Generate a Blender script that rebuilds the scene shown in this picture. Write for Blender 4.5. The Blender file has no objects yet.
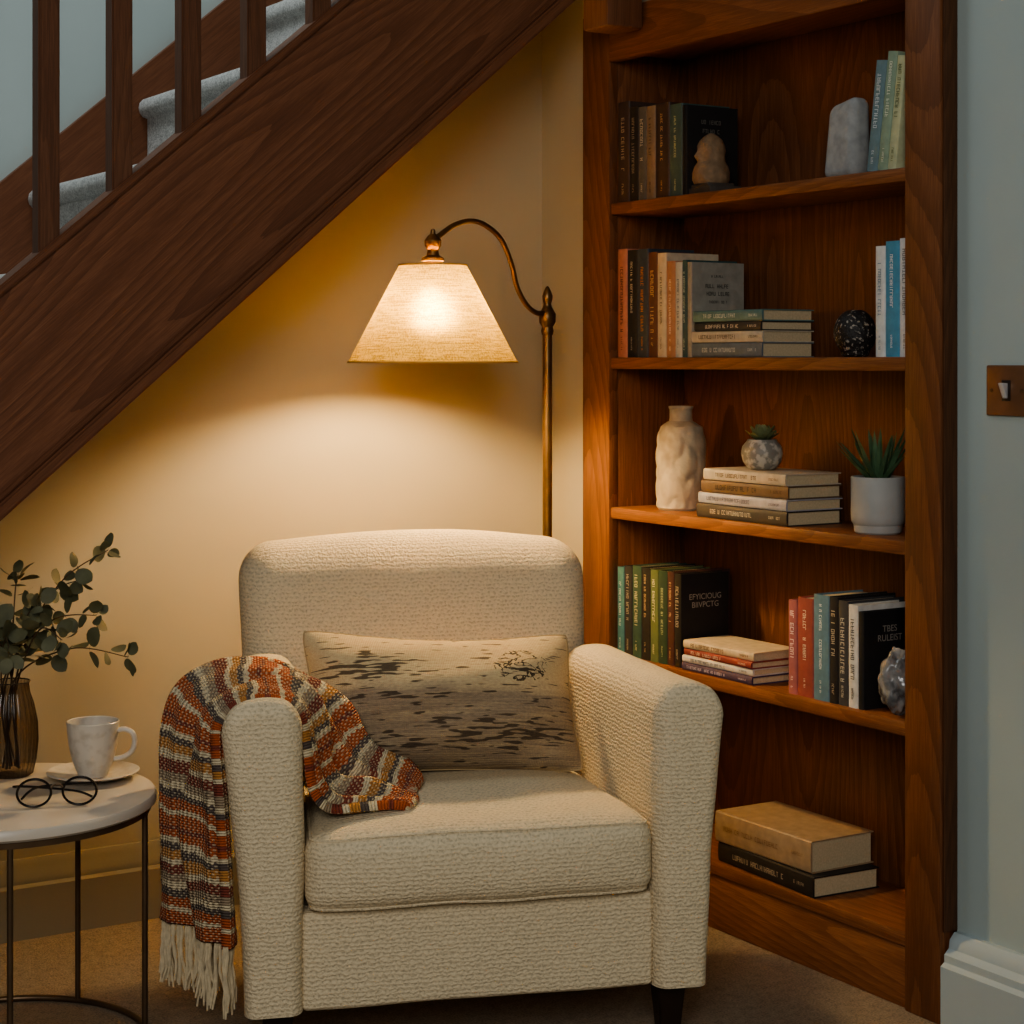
import bpy, bmesh, math, random
from mathutils import Vector, Matrix, Euler, noise
random.seed(7)
SC = bpy.context.scene
COL = SC.collection
PI = math.pi
# ------------------------------------------------------------------ camera model
TH = math.radians(31.8)
FX, FY = math.sin(TH), math.cos(TH)
RX, RY = math.cos(TH), -math.sin(TH)
F = 1872.0; HZ = 360.0; EH = 1.05

def ray(px):
    k = (px - 512) / F
    return FX + k * RX, FY + k * RY
def atx(px, X):
    dx, dy = ray(px); t = X / dx
    return t * dy, t
def aty(px, Y):
    dx, dy = ray(px); t = Y / dy
    return t * dx, t
def zat(py, dep): return EH + (HZ - py) * dep / F
def atd(px, py, dep):
    dx, dy = ray(px)
    return Vector((dx * dep, dy * dep, zat(py, dep)))
def onz(px, py, z):
    return atd(px, py, (EH - z) * F / (py - HZ))

cam_d = bpy.data.cameras.new('camera'); cam = bpy.data.objects.new('camera', cam_d); COL.objects.link(cam)
cam.location = (0, 0, EH); cam.rotation_euler = (PI / 2, 0, -TH)
cam_d.sensor_width = 36; cam_d.lens = F / 1024 * 36; cam_d.shift_y = -152 / 1024
cam_d.clip_start = 0.05
SC.camera = cam

# ------------------------------------------------------------------ materials
def hexc(h):
    h = h.lstrip('#'); o = []
    for i in (0, 2, 4):
        v = int(h[i:i + 2], 16) / 255
        o.append(v / 12.92 if v <= .04045 else ((v + .055) / 1.055) ** 2.4)
    return (*o, 1)

class NT:
    def __init__(s, name):
        s.m = bpy.data.materials.new(name); s.m.use_nodes = True
        s.t = s.m.node_tree; s.b = s.t.nodes['Principled BSDF']; s.out = s.t.nodes['Material Output']
    def n(s, typ, **kw):
        nd = s.t.nodes.new(typ)
        for k, v in kw.items(): setattr(nd, k, v)
        return nd
    def l(s, a, b): s.t.links.new(a, b)
    def obj(s): return s.n('ShaderNodeTexCoord').outputs['Object']
    def uv(s): return s.n('ShaderNodeTexCoord').outputs['UV']
    def sep(s, v):
        nd = s.n('ShaderNodeSeparateXYZ'); s.l(v, nd.inputs[0]); return nd.outputs
    def mapping(s, vec, scale=(1, 1, 1), rnd=False):
        if rnd:
            oi = s.n('ShaderNodeObjectInfo'); va = s.n('ShaderNodeVectorMath', operation='ADD')
            mu = s.n('ShaderNodeMath', operation='MULTIPLY'); mu.inputs[1].default_value = 7.0
            s.l(oi.outputs['Random'], mu.inputs[0]); s.l(vec, va.inputs[0]); s.l(mu.outputs[0], va.inputs[1])
            vec = va.outputs[0]
        mp = s.n('ShaderNodeMapping'); mp.inputs['Scale'].default_value = scale
        s.l(vec, mp.inputs['Vector']); return mp.outputs[0]
    def noise(s, vec, scale, detail=2, dist=0, rough=.5):
        nd = s.n('ShaderNodeTexNoise'); nd.inputs['Scale'].default_value = scale
        nd.inputs['Detail'].default_value = detail; nd.inputs['Distortion'].default_value = dist
        nd.inputs['Roughness'].default_value = rough
        if vec is not None: s.l(vec, nd.inputs['Vector'])
        return nd.outputs['Fac']
    def math(s, op, a, b=None, c=None):
        nd = s.n('ShaderNodeMath', operation=op)
        for i, x in enumerate((a, b, c)):
            if x is None: continue
            if isinstance(x, (int, float)): nd.inputs[i].default_value = x
            else: s.l(x, nd.inputs[i])
        return nd.outputs[0]
    def lerp(s, f, a, b):   # scalar mix
        return s.math('ADD', s.math('MULTIPLY', s.math('SUBTRACT', 1.0, f), a), s.math('MULTIPLY', f, b))
    def ramp(s, fac, stops, interp='LINEAR'):
        nd = s.n('ShaderNodeValToRGB'); cr = nd.color_ramp; cr.interpolation = interp
        while len(cr.elements) < len(stops): cr.elements.new(.5)
        for e, (p, c) in zip(cr.elements, stops):
            e.position = p; e.color = c if len(c) == 4 else (*c, 1)
        s.l(fac, nd.inputs[0]); return nd.outputs[0]
    def mix(s, fac, a, b, mode='MIX'):
        nd = s.n('ShaderNodeMixRGB', blend_type=mode)
        for i, x in zip((0, 1, 2), (fac, a, b)):
            if isinstance(x, (int, float)): nd.inputs[i].default_value = x
            elif isinstance(x, tuple): nd.inputs[i].default_value = x
            else: s.l(x, nd.inputs[i])
        return nd.outputs[0]
    def bump(s, h, strength=.5, dist=.002):
        nd = s.n('ShaderNodeBump'); nd.inputs['Strength'].default_value = strength
        nd.inputs['Distance'].default_value = dist
        s.l(h, nd.inputs['Height']); s.l(nd.outputs[0], s.b.inputs['Normal']); return nd
    def col(s, c):
        if isinstance(c, tuple): s.b.inputs['Base Color'].default_value = c
        else: s.l(c, s.b.inputs['Base Color'])
    def set(s, rough=None, metal=None, **kw):
        if rough is not None: s.b.inputs['Roughness'].default_value = rough
        if metal is not None: s.b.inputs['Metallic'].default_value = metal
        for k, v in kw.items(): s.b.inputs[k].default_value = v

def dim(c, f): return (c[0] * f, c[1] * f, c[2] * f, 1)

def plain(name, hx, rough=.6, metal=0, var=.15, vs=40, bump=0, bs=200, bd=.001, sat=1.0, **kw):
    k = NT(name); c = hexc(hx); v = k.obj()
    if sat != 1.0:
        g = .3 * c[0] + .5 * c[1] + .2 * c[2]; c = tuple(g + (x - g) * sat for x in c[:3]) + (1,)
    k.col(k.ramp(k.noise(v, vs, 3), [(.25, dim(c, 1 - var)), (.75, dim(c, 1 + var))]))
    if bump: k.bump(k.noise(v, bs, 2), bump, bd)
    k.set(rough, metal, **kw); return k.m

def wood(name, h1, h2, axis=2, sc=1.0, rough=.5, fig=1.0):
    k = NT(name); v = k.obj()
    s1 = [1, 1, 1]; s1[axis] = .13; s2 = [1, 1, 1]; s2[axis] = .035
    m1 = k.mapping(v, tuple(s1), True); m2 = k.mapping(v, tuple(s2), True)
    n1 = k.noise(m1, 5.0 * sc, 0)
    nj = k.noise(m2, 75 * sc, 2)
    ph = k.math('ADD', k.math('MULTIPLY', n1, 30.0), k.math('MULTIPLY', nj, .35))
    ring = k.math('POWER', k.math('FRACT', ph), 2.0)
    n2 = k.noise(m2, 560 * sc, 3, 0, .6)
    n5 = k.noise(m2, 190 * sc, 2)
    n3 = k.noise(m1, 2.5 * sc, 2)
    f = k.math('ADD', k.math('MULTIPLY', ring, -.10 * fig), k.math('ADD', k.math('MULTIPLY', n2, .42), k.math('ADD', k.math('MULTIPLY', n5, .16), k.math('ADD', k.math('MULTIPLY', n3, .20), .16))))
    c1, c2 = hexc(h1), hexc(h2)
    k.col(k.ramp(f, [(.28, dim(c1, .68)), (.47, c1), (.74, c2)]))
    k.bump(n2, .12, .0004)
    k.set(rough); k.b.inputs['Specular IOR Level'].default_value = .35; return k.m

M = {}
M['oak_v'] = wood('oak_vertical', '#70472c', '#9b6743', 2, fig=1.5)
M['oak_y'] = wood('oak_lengthwise', '#7b4d2f', '#a77047', 1, fig=1.3)
M['oak_dark'] = wood('oak_painted_shade', '#50331f', '#6f4b30', 2)  # darker oak, side shade put into the colour
M['stair_x'] = wood('stair_wood_long', '#704832', '#99684b', 0, fig=1.6)
M['stair_e'] = wood('stair_wood_edges', '#6a432d', '#8d5d41', 0, fig=.4)
M['stair_z'] = wood('stair_wood_upright', '#62402c', '#865b41', 2, fig=.8)
M['brass'] = plain('aged_brass', '#7d6240', .38, .85, .25, 30)
M['bronze'] = plain('dark_bronze', '#6f5c48', .42, .75, .2, 30)
M['chrome'] = plain('brushed_steel', '#c6c9cb', .3, .3, .05)
M['darkleg'] = plain('dark_leg_wood', '#2b1c13', .4, 0, .3, 30)

def paint(name, hx):
    k = NT(name); c = hexc(hx); v = k.obj()
    k.col(k.ramp(k.noise(v, 2.5, 4), [(.3, dim(c, .95)), (.7, dim(c, 1.04))]))
    k.bump(k.noise(v, 260, 3), .12, .001); k.set(.75); return k.m
M['cream'] = paint('cream_wall_paint', '#b5a98f')
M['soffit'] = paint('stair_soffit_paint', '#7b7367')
M['cool'] = paint('pale_grey_blue_paint', '#a9b7b5')
M['coolbb'] = paint('skirting_grey_blue', '#abb8ba')
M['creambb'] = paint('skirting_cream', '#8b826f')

def carpet(name, hx, bd=.008):
    k = NT(name); c = hexc(hx); v = k.obj()
    n = k.noise(v, 260, 3, 0, .7); n2 = k.noise(v, 60, 3)
    f = k.math('ADD', k.math('MULTIPLY', n, .75), k.math('MULTIPLY', n2, .25))
    k.col(k.ramp(f, [(.34, dim(c, .5)), (.5, c), (.68, dim(c, 1.45))]))
    k.bump(f, 1.0, bd); k.set(.95); return k.m
M['carpet'] = carpet('beige_carpet', '#9d8c77')
M['stair_carpet'] = carpet('grey_stair_carpet', '#cfcfcb', .010)

def boucle():
    k = NT('cream_boucle'); tc = k.n('ShaderNodeTexCoord'); v = tc.outputs['Object']; c = hexc('#e6d5b3')
    P = k.sep(v); N = k.sep(tc.outputs['Normal'])
    side = k.math('GREATER_THAN', k.math('ABSOLUTE', N[0]), .72)
    top = k.math('GREATER_THAN', k.math('ABSOLUTE', N[2]), .72)
    a = k.lerp(side, P[0], P[1]); b = k.lerp(top, P[2], P[1])
    n1 = k.noise(v, 90, 2); n2 = k.noise(v, 120, 2)
    rb = k.math('ADD', k.math('DIVIDE', b, .0068), k.math('MULTIPLY', n1, 1.6))
    rows = k.math('SINE', k.math('MULTIPLY', rb, 2 * PI))
    par = k.math('MULTIPLY', k.math('FLOOR', rb), .5)
    ra = k.math('ADD', k.math('ADD', k.math('DIVIDE', a, .0095), par), k.math('MULTIPLY', n2, 2.1))
    st = k.math('SINE', k.math('MULTIPLY', ra, 2 * PI))
    fz = k.noise(v, 400, 2, 0, .6)
    f = k.math('ADD', k.math('ADD', k.math('MULTIPLY', rows, .15), k.math('MULTIPLY', st, .14)), k.math('MULTIPLY_ADD', fz, .65, .17))
    k.col(k.ramp(f, [(.15, dim(c, .66)), (.45, dim(c, .94)), (.85, dim(c, 1.06))]))
    k.bump(f, .8, .0034); k.set(.95); return k.m
M['boucle'] = boucle()

def blanket_mat():
    k = NT('striped_knit'); uv = k.uv()
    S = k.sep(uv); u, v = S[0], S[1]
    jag = k.math('MULTIPLY', k.math('SINE', k.math('MULTIPLY', u, 2 * PI / .0098)), .0012)
    drift = k.math('MULTIPLY', k.math('SUBTRACT', k.noise(uv, 9, 2), .5), .045)
    fuzz = k.math('MULTIPLY', k.math('SUBTRACT', k.noise(uv, 160, 2), .5), .006)
    vv = k.math('ADD', k.math('ADD', v, jag), k.math('ADD', drift, fuzz))
    fr = k.math('FRACT', k.math('DIVIDE', vv, .15))
    rust, maroon, crm, och, dk, tan = [hexc(x) for x in ('#bd6034', '#8d4837', '#e2d2af', '#c88d4e', '#665a53', '#a8947a')]
    st = [(0, rust), (.12, crm), (.17, rust), (.27, dk), (.34, crm), (.40, tan), (.49, maroon), (.60, crm), (.66, och), (.75, dk), (.81, crm), (.87, rust), (.95, maroon)]
    base = k.ramp(fr, st, 'CONSTANT')
    cu = k.math('SINE', k.math('MULTIPLY', u, 2 * PI / .0098)); cv = k.math('SINE', k.math('MULTIPLY', v, 2 * PI / .0078))
    w = k.math('MULTIPLY', cu, cv)
    spk = k.math('GREATER_THAN', k.math('ADD', w, k.math('MULTIPLY', k.math('SUBTRACT', k.noise(uv, 60, 2), .5), 1.2)), .38)
    c = k.mix(k.math('MULTIPLY', spk, .5), base, crm)
    spd = k.math('LESS_THAN', w, -.6)
    c = k.mix(k.math('MULTIPLY', spd, .35), c, dk)
    k.col(c)
    h = k.math('ADD', k.math('ABSOLUTE', cv), k.math('MULTIPLY', cu, .6))
    k.bump(k.math('ADD', h, k.noise(k.obj(), 300, 2)), .8, .0032); k.set(.95); return k.m
M['blanket'] = blanket_mat()
M['fringe'] = plain('cream_fringe_yarn', '#cfc0a0', .95, 0, .2, 120, .6, 500)

def pillow_mat():
    k = NT('brushed_linen'); v = k.obj()
    S = k.sep(v); X, Z = S[0], S[2]
    tan, gry, dk = hexc('#d2bb93'), hexc('#94836e'), hexc('#42362c')
    wob = k.math('MULTIPLY', k.math('SUBTRACT', k.noise(k.mapping(v, (4, 4, 18)), 2.2, 3), .5), .05)
    zz = k.math('MULTIPLY_ADD', k.math('ADD', Z, wob), 4.1, .5)
    band = k.ramp(zz, [(.0, tan), (.05, gry), (.2, gry), (.50, gry), (.60, tan), (1, tan)])
    band = k.mix(k.ramp(k.noise(k.mapping(v, (3, 1, 90)), 3, 3), [(.42, (0,) * 3), (.7, (.4,) * 3)]), band, tan)
    fine = k.noise(k.mapping(v, (15, 1, 125)), 1.7, 1, .0, .5)
    def blob(cx, cz, wx, wz):
        d = k.math('ADD', k.math('POWER', k.math('DIVIDE', k.math('ABSOLUTE', k.math('SUBTRACT', X, cx)), wx), 2.0), k.math('POWER', k.math('DIVIDE', k.math('ABSOLUTE', k.math('SUBTRACT', Z, cz)), wz), 2.0))
        return k.math('MAXIMUM', k.math('SUBTRACT', 1.0, d), 0.0)
    m = k.math('MAXIMUM', blob(-.135, .044, .11, .026), k.math('MAXIMUM', blob(.09, -.060, .16, .030), k.math('MAXIMUM', blob(-.10, -.004, .12, .009), blob(-.12, -.078, .12, .018))))
    sv = k.math('ADD', fine, k.math('MULTIPLY', m, .17))
    s = k.ramp(sv, [(.64, (0,) * 3), (.665, (1,) * 3)])
    c = k.mix(k.math('MULTIPLY', s, .85), band, dk)
    dx = k.math('DIVIDE', k.math('SUBTRACT', X, .118), .052); dz = k.math('DIVIDE', k.math('SUBTRACT', Z, .046), .030)
    r = k.math('ADD', k.math('MULTIPLY', dx, dx), k.math('MULTIPLY', dz, dz))
    scr = k.noise(k.mapping(v, (1, 1, 1.7)), 30, 3, 1.3)
    line = k.math('LESS_THAN', k.math('ABSOLUTE', k.math('SUBTRACT', scr, .5)), .026)
    inside = k.math('LESS_THAN', k.math('ADD', r, k.math('MULTIPLY', k.noise(v, 22, 2), 1.1)), 1.4)
    c = k.mix(k.math('MULTIPLY', k.math('MULTIPLY', line, inside), .9), c, hexc('#2b2019'))
    wv = k.math('ADD', k.math('SINE', k.math('MULTIPLY', X, 2200)), k.math('SINE', k.math('MULTIPLY', Z, 2200)))
    k.col(k.mix(.25, c, k.ramp(k.noise(k.mapping(v, (.3, 1, 1)), 420, 2), [(.3, (.25, .22, .19)), (.7, (.9, .85, .75))]), 'OVERLAY'))
    k.bump(k.math('ADD', wv, k.math('MULTIPLY', k.noise(v, 160, 3), 3)), .35, .001); k.set(.95); return k.m
M['pillow'] = pillow_mat()

def shade_mat():
    k = NT('linen_lamp_shade'); v = k.obj()
    w1 = k.noise(k.mapping(v, (1, 1, .05)), 520, 2); w2 = k.noise(k.mapping(v, (.05, .05, 1)), 520, 2)
    f = k.math('ADD', k.math('MULTIPLY', w1, .5), k.math('MULTIPLY', w2, .5))
    c = k.ramp(f, [(.38, hexc('#b08738')), (.58, hexc('#f0c966'))])
    d = k.n('ShaderNodeBsdfDiffuse'); t = k.n('ShaderNodeBsdfTranslucent'); mx = k.n('ShaderNodeMixShader')
    rf = k.n('ShaderNodeBsdfRefraction'); rf.inputs['IOR'].default_value = 1.35; rf.inputs['Roughness'].default_value = .75
    m2 = k.n('ShaderNodeMixShader'); m2.inputs[0].default_value = .028
    k.l(c, d.inputs[0]); k.l(c, t.inputs[0]); k.l(c, rf.inputs[0]); mx.inputs[0].default_value = .072
    k.l(d.outputs[0], mx.inputs[1]); k.l(t.outputs[0], mx.inputs[2])
    k.l(mx.outputs[0], m2.inputs[1]); k.l(rf.outputs[0], m2.inputs[2]); k.l(m2.outputs[0], k.out.inputs[0])
    return k.m
M['shade'] = shade_mat()
def emis(name, c, s):
    k = NT(name); k.b.inputs['Emission Color'].default_value = (*c, 1); k.b.inputs['Emission Strength'].default_value = s
    k.col((*c, 1)); return k.m
M['bulb'] = emis('warm_bulb_glass', (1, .715, .36), 690)

def speck(name, h1, h2, thr=.62, scale=140, rough=.4, bump=.0, bs=30, bd=.004, soft=.03):
    k = NT(name); v = k.obj(); n = k.noise(v, scale, 2)
    k.col(k.ramp(n, [(thr - soft, hexc(h1)), (thr + soft, hexc(h2))]))
    if bump: k.bump(k.noise(v, bs, 4), bump, bd)
    k.set(rough); return k.m
M['ceramic'] = speck('marbled_white_ceramic', '#d2cabc', '#bfb5a5', .60, 60, .3, soft=.12)
M['stoneware'] = speck('cream_stoneware', '#b5a78e', '#968873', .60, 30, .6, .6, 26, .006, .14)
M['greypot'] = speck('mottled_grey_pot', '#8b867c', '#c3bcad', .53, 70, .5, .3, soft=.06)
M['whitepot'] = plain('matt_pale_pot', '#a9aaa6', .6, 0, .06, 30)
M['orb'] = speck('black_dotted_ceramic', '#242221', '#a09a8f', .62, 170, .5, .9, 170, .004)
M['slab'] = speck('grey_stone', '#a3a5a4', '#8d908f', .55, 60, .85, .35, 120, .001, .2)
M['figure'] = plain('carved_tan_stone', '#8a7156', .75, 0, .3, 50, .8, 70, .004)
M['plinth'] = plain('dark_slate_base', '#4b443d', .6, 0, .2)
M['inset'] = plain('black_switch_inset', '#2a221d', .5, 0, .1)
M['marble'] = speck('pale_marble', '#d0c5b5', '#bdb2a4', .60, 8, .35, soft=.1)
M['soil'] = plain('potting_soil', '#2d2019', .95, 0, .4, 120, 1, 150, .004)
M['aloe'] = plain('aloe_green', '#4a6648', .5, 0, .35, 40)
M['succ'] = plain('succulent_green', '#76805a', .55, 0, .35, 60)
M['euc'] = plain('eucalyptus_leaf_green', '#5f5f45', .65, 0, .35, 25)
M['stem'] = plain('brown_stem', '#54432f', .7)
M['frame'] = plain('black_acetate', '#1c1511', .25)
M['pages'] = plain('paper_pages', '#c6b593', .9, 0, .12, 300)
def thin_glass(name, tint, edge, gloss, rough):
    k = NT(name); t = k.n('ShaderNodeBsdfTransparent'); g = k.n('ShaderNodeBsdfGlossy'); mx = k.n('ShaderNodeMixShader')
    g.inputs['Roughness'].default_value = rough
    lw = k.n('ShaderNodeLayerWeight'); lw.inputs[0].default_value = .35
    k.l(k.ramp(lw.outputs['Facing'], [(.05, tint), (.75, edge)]), t.inputs[0])
    k.l(k.math('MULTIPLY_ADD', lw.outputs['Facing'], .25, gloss), mx.inputs[0]); k.l(t.outputs[0], mx.inputs[1]); k.l(g.outputs[0], mx.inputs[2]); k.l(mx.outputs[0], k.out.inputs[0])
    return k.m
M['smoke'] = thin_glass('smoky_brown_glass', (.62, .56, .50), (.17, .14, .12), .025, .15)
M['lens'] = thin_glass('clear_lens', (.93, .93, .92), (.8, .8, .8), .05, .03)
k_ = NT('glassy_grey_stone'); v_ = k_.obj()
k_.col(k_.ramp(k_.noise(v_, 30, 4, 1.0), [(.35, hexc('#5f5f61')), (.5, hexc('#9b9b9a')), (.7, hexc('#c9c6c0'))])); k_.set(.16); k_.b.inputs['Transmission Weight'].default_value = .35
M['rock'] = k_.m

_cm = {}
def cover_mat(hx):
    if hx not in _cm: _cm[hx] = plain('book_cloth_' + str(len(_cm)), hx, .6, 0, .16, 60, .15, 400, .0005, sat=.78)
    return _cm[hx]
_tm = {}
def ink(hx):
    if hx not in _tm: _tm[hx] = plain('book_ink_' + str(len(_tm)), hx, .6, 0, .05)
    return _tm[hx]

# ------------------------------------------------------------------ mesh helpers
XF = {}
def thing(name, label, cat, loc=(0, 0, 0), rotz=0, group=None, rot=None):
    o = bpy.data.objects.new(name, None); COL.objects.link(o)
    o.empty_display_size = .05
    o.location = loc; e = rot if rot else (0, 0, rotz); o.rotation_euler = e
    o['label'] = label; o['category'] = cat
    if group: o['group'] = group
    XF[o] = Matrix.Translation(loc) @ Euler(e).to_matrix().to_4x4()
    return o
def obj(name, bm, m, parent=None, smooth=True, world=False, ang=38, loc=None, rot=None):
    if world and parent is not None and parent in XF: bm.transform(XF[parent].inverted())
    bmesh.ops.recalc_face_normals(bm, faces=bm.faces[:])
    me = bpy.data.meshes.new(name); bm.to_mesh(me); bm.free()
    me.materials.append(m)
    if smooth:
        for p in me.polygons: p.use_smooth = True
        me.set_sharp_from_angle(angle=math.radians(ang))
    o = bpy.data.objects.new(name, me); COL.objects.link(o)
    if parent is not None: o.parent = parent
    if loc: o.location = loc
    if rot: o.rotation_euler = rot
    return o
def tag(o, label, cat, group=None):
    o['label'] = label; o['category'] = cat
    if group: o['group'] = group
    return o
def struct(name, bm, m):
    o = obj(name, bm, m); o['kind'] = 'structure'; return o
def nb(): return bmesh.new()
def box(bm, x0, x1, y0, y1, z0, z1, bev=0, seg=2):
    vs = [bm.verts.new((x, y, z)) for x in (x0, x1) for y in (y0, y1) for z in (z0, z1)]
    fs = [bm.faces.new([vs[i] for i in q]) for q in ((0, 1, 3, 2), (4, 6, 7, 5), (0, 4, 5, 1), (2, 3, 7, 6), (0, 2, 6, 4), (1, 5, 7, 3))]
    if bev:
        es = list({e for f in fs for e in f.edges})
        bmesh.ops.bevel(bm, geom=es, offset=bev, segments=seg, profile=.5, affect='EDGES')
    return bm
def prism(bm, pts, fn, w0, w1):
    a = [bm.verts.new(fn(u, v, w0)) for u, v in pts]; b = [bm.verts.new(fn(u, v, w1)) for u, v in pts]
    n = len(pts)
    for i in range(n): bm.faces.new((a[i], a[(i + 1) % n], b[(i + 1) % n], b[i]))
    bm.faces.new(a); bm.faces.new(list(reversed(b))); return bm
def lathe(bm, prof, seg=40, c=(0, 0, 0), rf=None):
    rings = []
    for r, z in prof:
        if r < 1e-6: rings.append([bm.verts.new((c[0], c[1], c[2] + z))]); continue
        ring = []
        for i in range(seg):
            a = 2 * PI * i / seg; rr = r * (rf(a, z) if rf else 1)
            ring.append(bm.verts.new((c[0] + rr * math.cos(a), c[1] + rr * math.sin(a), c[2] + z)))
        rings.append(ring)
    for A, B in zip(rings, rings[1:]):
        if len(A) == 1 and len(B) == 1: continue
        for i in range(seg):
            j = (i + 1) % seg
            if len(A) == 1: bm.faces.new((A[0], B[i], B[j]))
            elif len(B) == 1: bm.faces.new((A[i], A[j], B[0]))
            else: bm.faces.new((A[i], A[j], B[j], B[i]))
    return bm
def tube(bm, pts, rad, seg=10, closed=False):
    pts = [Vector(p) for p in pts]; n = len(pts)
    if not isinstance(rad, (list, tuple)): rad = [rad] * n
    rings = []; up = None
    for i, p in enumerate(pts):
        if closed: t = pts[(i + 1) % n] - pts[i - 1]
        else: t = pts[min(i + 1, n - 1)] - pts[max(i - 1, 0)]
        t.normalize()
        if up is None:
            up = Vector((0, 0, 1)) if abs(t.z) < .9 else Vector((1, 0, 0))
        s = t.cross(up); s.normalize(); up2 = s.cross(t); up2.normalize(); up = up2
        rings.append([bm.verts.new(p + (s * math.cos(2 * PI * k / seg) + up2 * math.sin(2 * PI * k / seg)) * rad[i]) for k in range(seg)])
    m = n if closed else n - 1
    for i in range(m):
        A, B = rings[i], rings[(i + 1) % n]
        for k in range(seg): bm.faces.new((A[k], A[(k + 1) % seg], B[(k + 1) % seg], B[k]))
    if not closed: bm.faces.new(rings[0]); bm.faces.new(list(reversed(rings[-1])))
    return bm
def smoothpts(P, sub=8):
    out = []; n = len(P); P = [tuple(p) for p in P]
    for i in range(n - 1):
        p0, p1, p2, p3 = P[max(i - 1, 0)], P[i], P[i + 1], P[min(i + 2, n - 1)]
        for k in range(sub):
            t = k / sub
            out.append(tuple(.5 * (2 * b + (c - a) * t + (2 * a - 5 * b + 4 * c - d) * t * t + (3 * b - a - 3 * c + d) * t ** 3) for a, b, c, d in zip(p0, p1, p2, p3)))
    out.append(P[-1]); return out
def rmap(p, H, r):
    q = [max(-(h - r), min(h - r, c)) for c, h in zip(p, H)]
    d = Vector([a - b for a, b in zip(p, q)])
    if d.length > 1e-9: d = d.normalized() * r
    return Vector(q) + d
def rbox(hx, hy, hz, r, n=5, m=(10, 10, 10), fn=None):
    bm = nb(); H = (hx, hy, hz)
    def samples(h, k):
        a = [-(h - r) - r * math.tan(PI / 4 * (1 - i / n)) for i in range(n)]
        b = [-(h - r) + 2 * (h - r) * i / k for i in range(k + 1)]
        return a + b + [-q for q in reversed(a)]
    S = [samples(H[i], m[i]) for i in range(3)]
    for ax in range(3):
        u, w = ((1, 2), (2, 0), (0, 1))[ax]
        for sg in (-1, 1):
            g = []
            for a in S[u]:
                row = []
                for b in S[w]:
                    p = [0, 0, 0]; p[ax] = sg * H[ax]; p[u] = a; p[w] = b
                    row.append(bm.verts.new(rmap(p, H, r)))
                g.append(row)
            for i in range(len(g) - 1):
                for j in range(len(g[0]) - 1):
                    bm.faces.new((g[i][j], g[i + 1][j], g[i + 1][j + 1], g[i][j + 1]))
    bmesh.ops.remove_doubles(bm, verts=bm.verts[:], dist=1e-6)
    if fn:
        for v in bm.verts: v.co = fn(v.co.copy())
    return bm
def soften(bm, amp=.0022, sc=9, seed=0):
    for v in bm.verts:
        c = v.co * sc + Vector((seed, 0, 0))
        v.co += Vector((noise.noise(c), noise.noise(c + Vector((7, 3, 1))), noise.noise(c + Vector((2, 9, 5))))) * amp
    return bm
def cut_below(bm, z):
    bmesh.ops.bisect_plane(bm, geom=bm.verts[:] + bm.edges[:] + bm.faces[:], plane_co=(0, 0, z), plane_no=(0, 0, 1), clear_inner=True)
    bmesh.ops.holes_fill(bm, edges=[e for e in bm.edges if e.is_boundary], sides=0)
    return bm

# ------------------------------------------------------------------ the setting
XW = 2.165; YB = 3.37; YFAR = 3.85; XB = 2.13
SL = .855; ANG = math.atan(SL); CA, SA = math.cos(ANG), math.sin(ANG)
def line_top(x): return 1.170 + SL * (x - .883)
def line_bot(x): return .794 + SL * (x - .883)
struct('floor', box(nb(), -2.5, 2.6, -1.5, 4.1, -.1, 0), M['carpet'])
bm = nb(); xl = .883 - .75 / SL
prism(bm, [(xl, 0), (XW, 0), (XW, line_bot(XW) + .02), (xl, .03)], lambda u, v, w: (u, w, v), YB, YB + .06)
struct('wall_back', bm, M['cream'])
struct('wall_far', box(nb(), -2.5, 2.6, YFAR, YFAR + .1, 0, 3.0), M['cool'])
struct('wall_right', box(nb(), XW, XW + .1, -1.5, 2.152, 0, 3.0), M['cool'])
struct('wall_right_corner', box(nb(), XW, XW + .1, 3.166, YFAR - .001, 0, 3.0), M['cream'])
struct('wall_right_upper', box(nb(), XW, XW + .1, 2.153, 3.165, 1.752, 3.0), M['cream'])
def bb_prof(t, h): return [(0, 0), (t, 0), (t, h * .66), (t * .8, h * .70), (t * .8, h * .78), (t * .55, h * .84), (t * .5, h * .93), (t * .25, h), (0, h)]
bm = nb(); prism(bm, bb_prof(.04, .145), lambda u, v, w: (XW - u, w, v), -1.5, 2.148); struct('baseboard_right', bm, M['coolbb'])
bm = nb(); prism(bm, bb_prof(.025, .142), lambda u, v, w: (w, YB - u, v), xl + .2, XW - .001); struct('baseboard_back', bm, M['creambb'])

# ------------------------------------------------------------------ staircase
st = thing('staircase', 'dark wood staircase with grey carpeted steps rising above the armchair', 'staircase', (.883, 3.0, 0))
zmid = (line_top(.883) + line_bot(.883)) / 2; hp = .376 * CA / 2
def sx(xw, zl): return ((xw - .883) + zl * SA) / CA
def sloped(name, z0, z1, y0, y1, m, xa=-.05, xb=2.05, bev=0, parent=st):
    bm = nb()
    prism(bm, [(sx(xa, z0), z0), (sx(xb, z0), z0), (sx(xb, z1), z1), (sx(xa, z1), z1)], lambda u, v, w: (u, w, v), y0 - 3.0, y1 - 3.0)
    if bev: bmesh.ops.bevel(bm, geom=bm.edges[:], offset=bev, segments=2, affect='EDGES')
    return obj(name, bm, m, parent, loc=(0, 0, zmid), rot=(0, -ANG, 0))
sloped('stringer', -hp + .02, hp - .012, 2.985, 3.02, M['stair_x'])
sloped('string_capping', hp - .014, hp, 2.974, 3.03, M['stair_e'], bev=.003)
sloped('string_bead', -hp, -hp + .022, 2.968, 3.02, M['stair_e'], bev=.004)
sloped('string_fillet', -hp + .0225, -hp + .031, 2.977, 2.9849, M['stair_e'], bev=.002)
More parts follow.
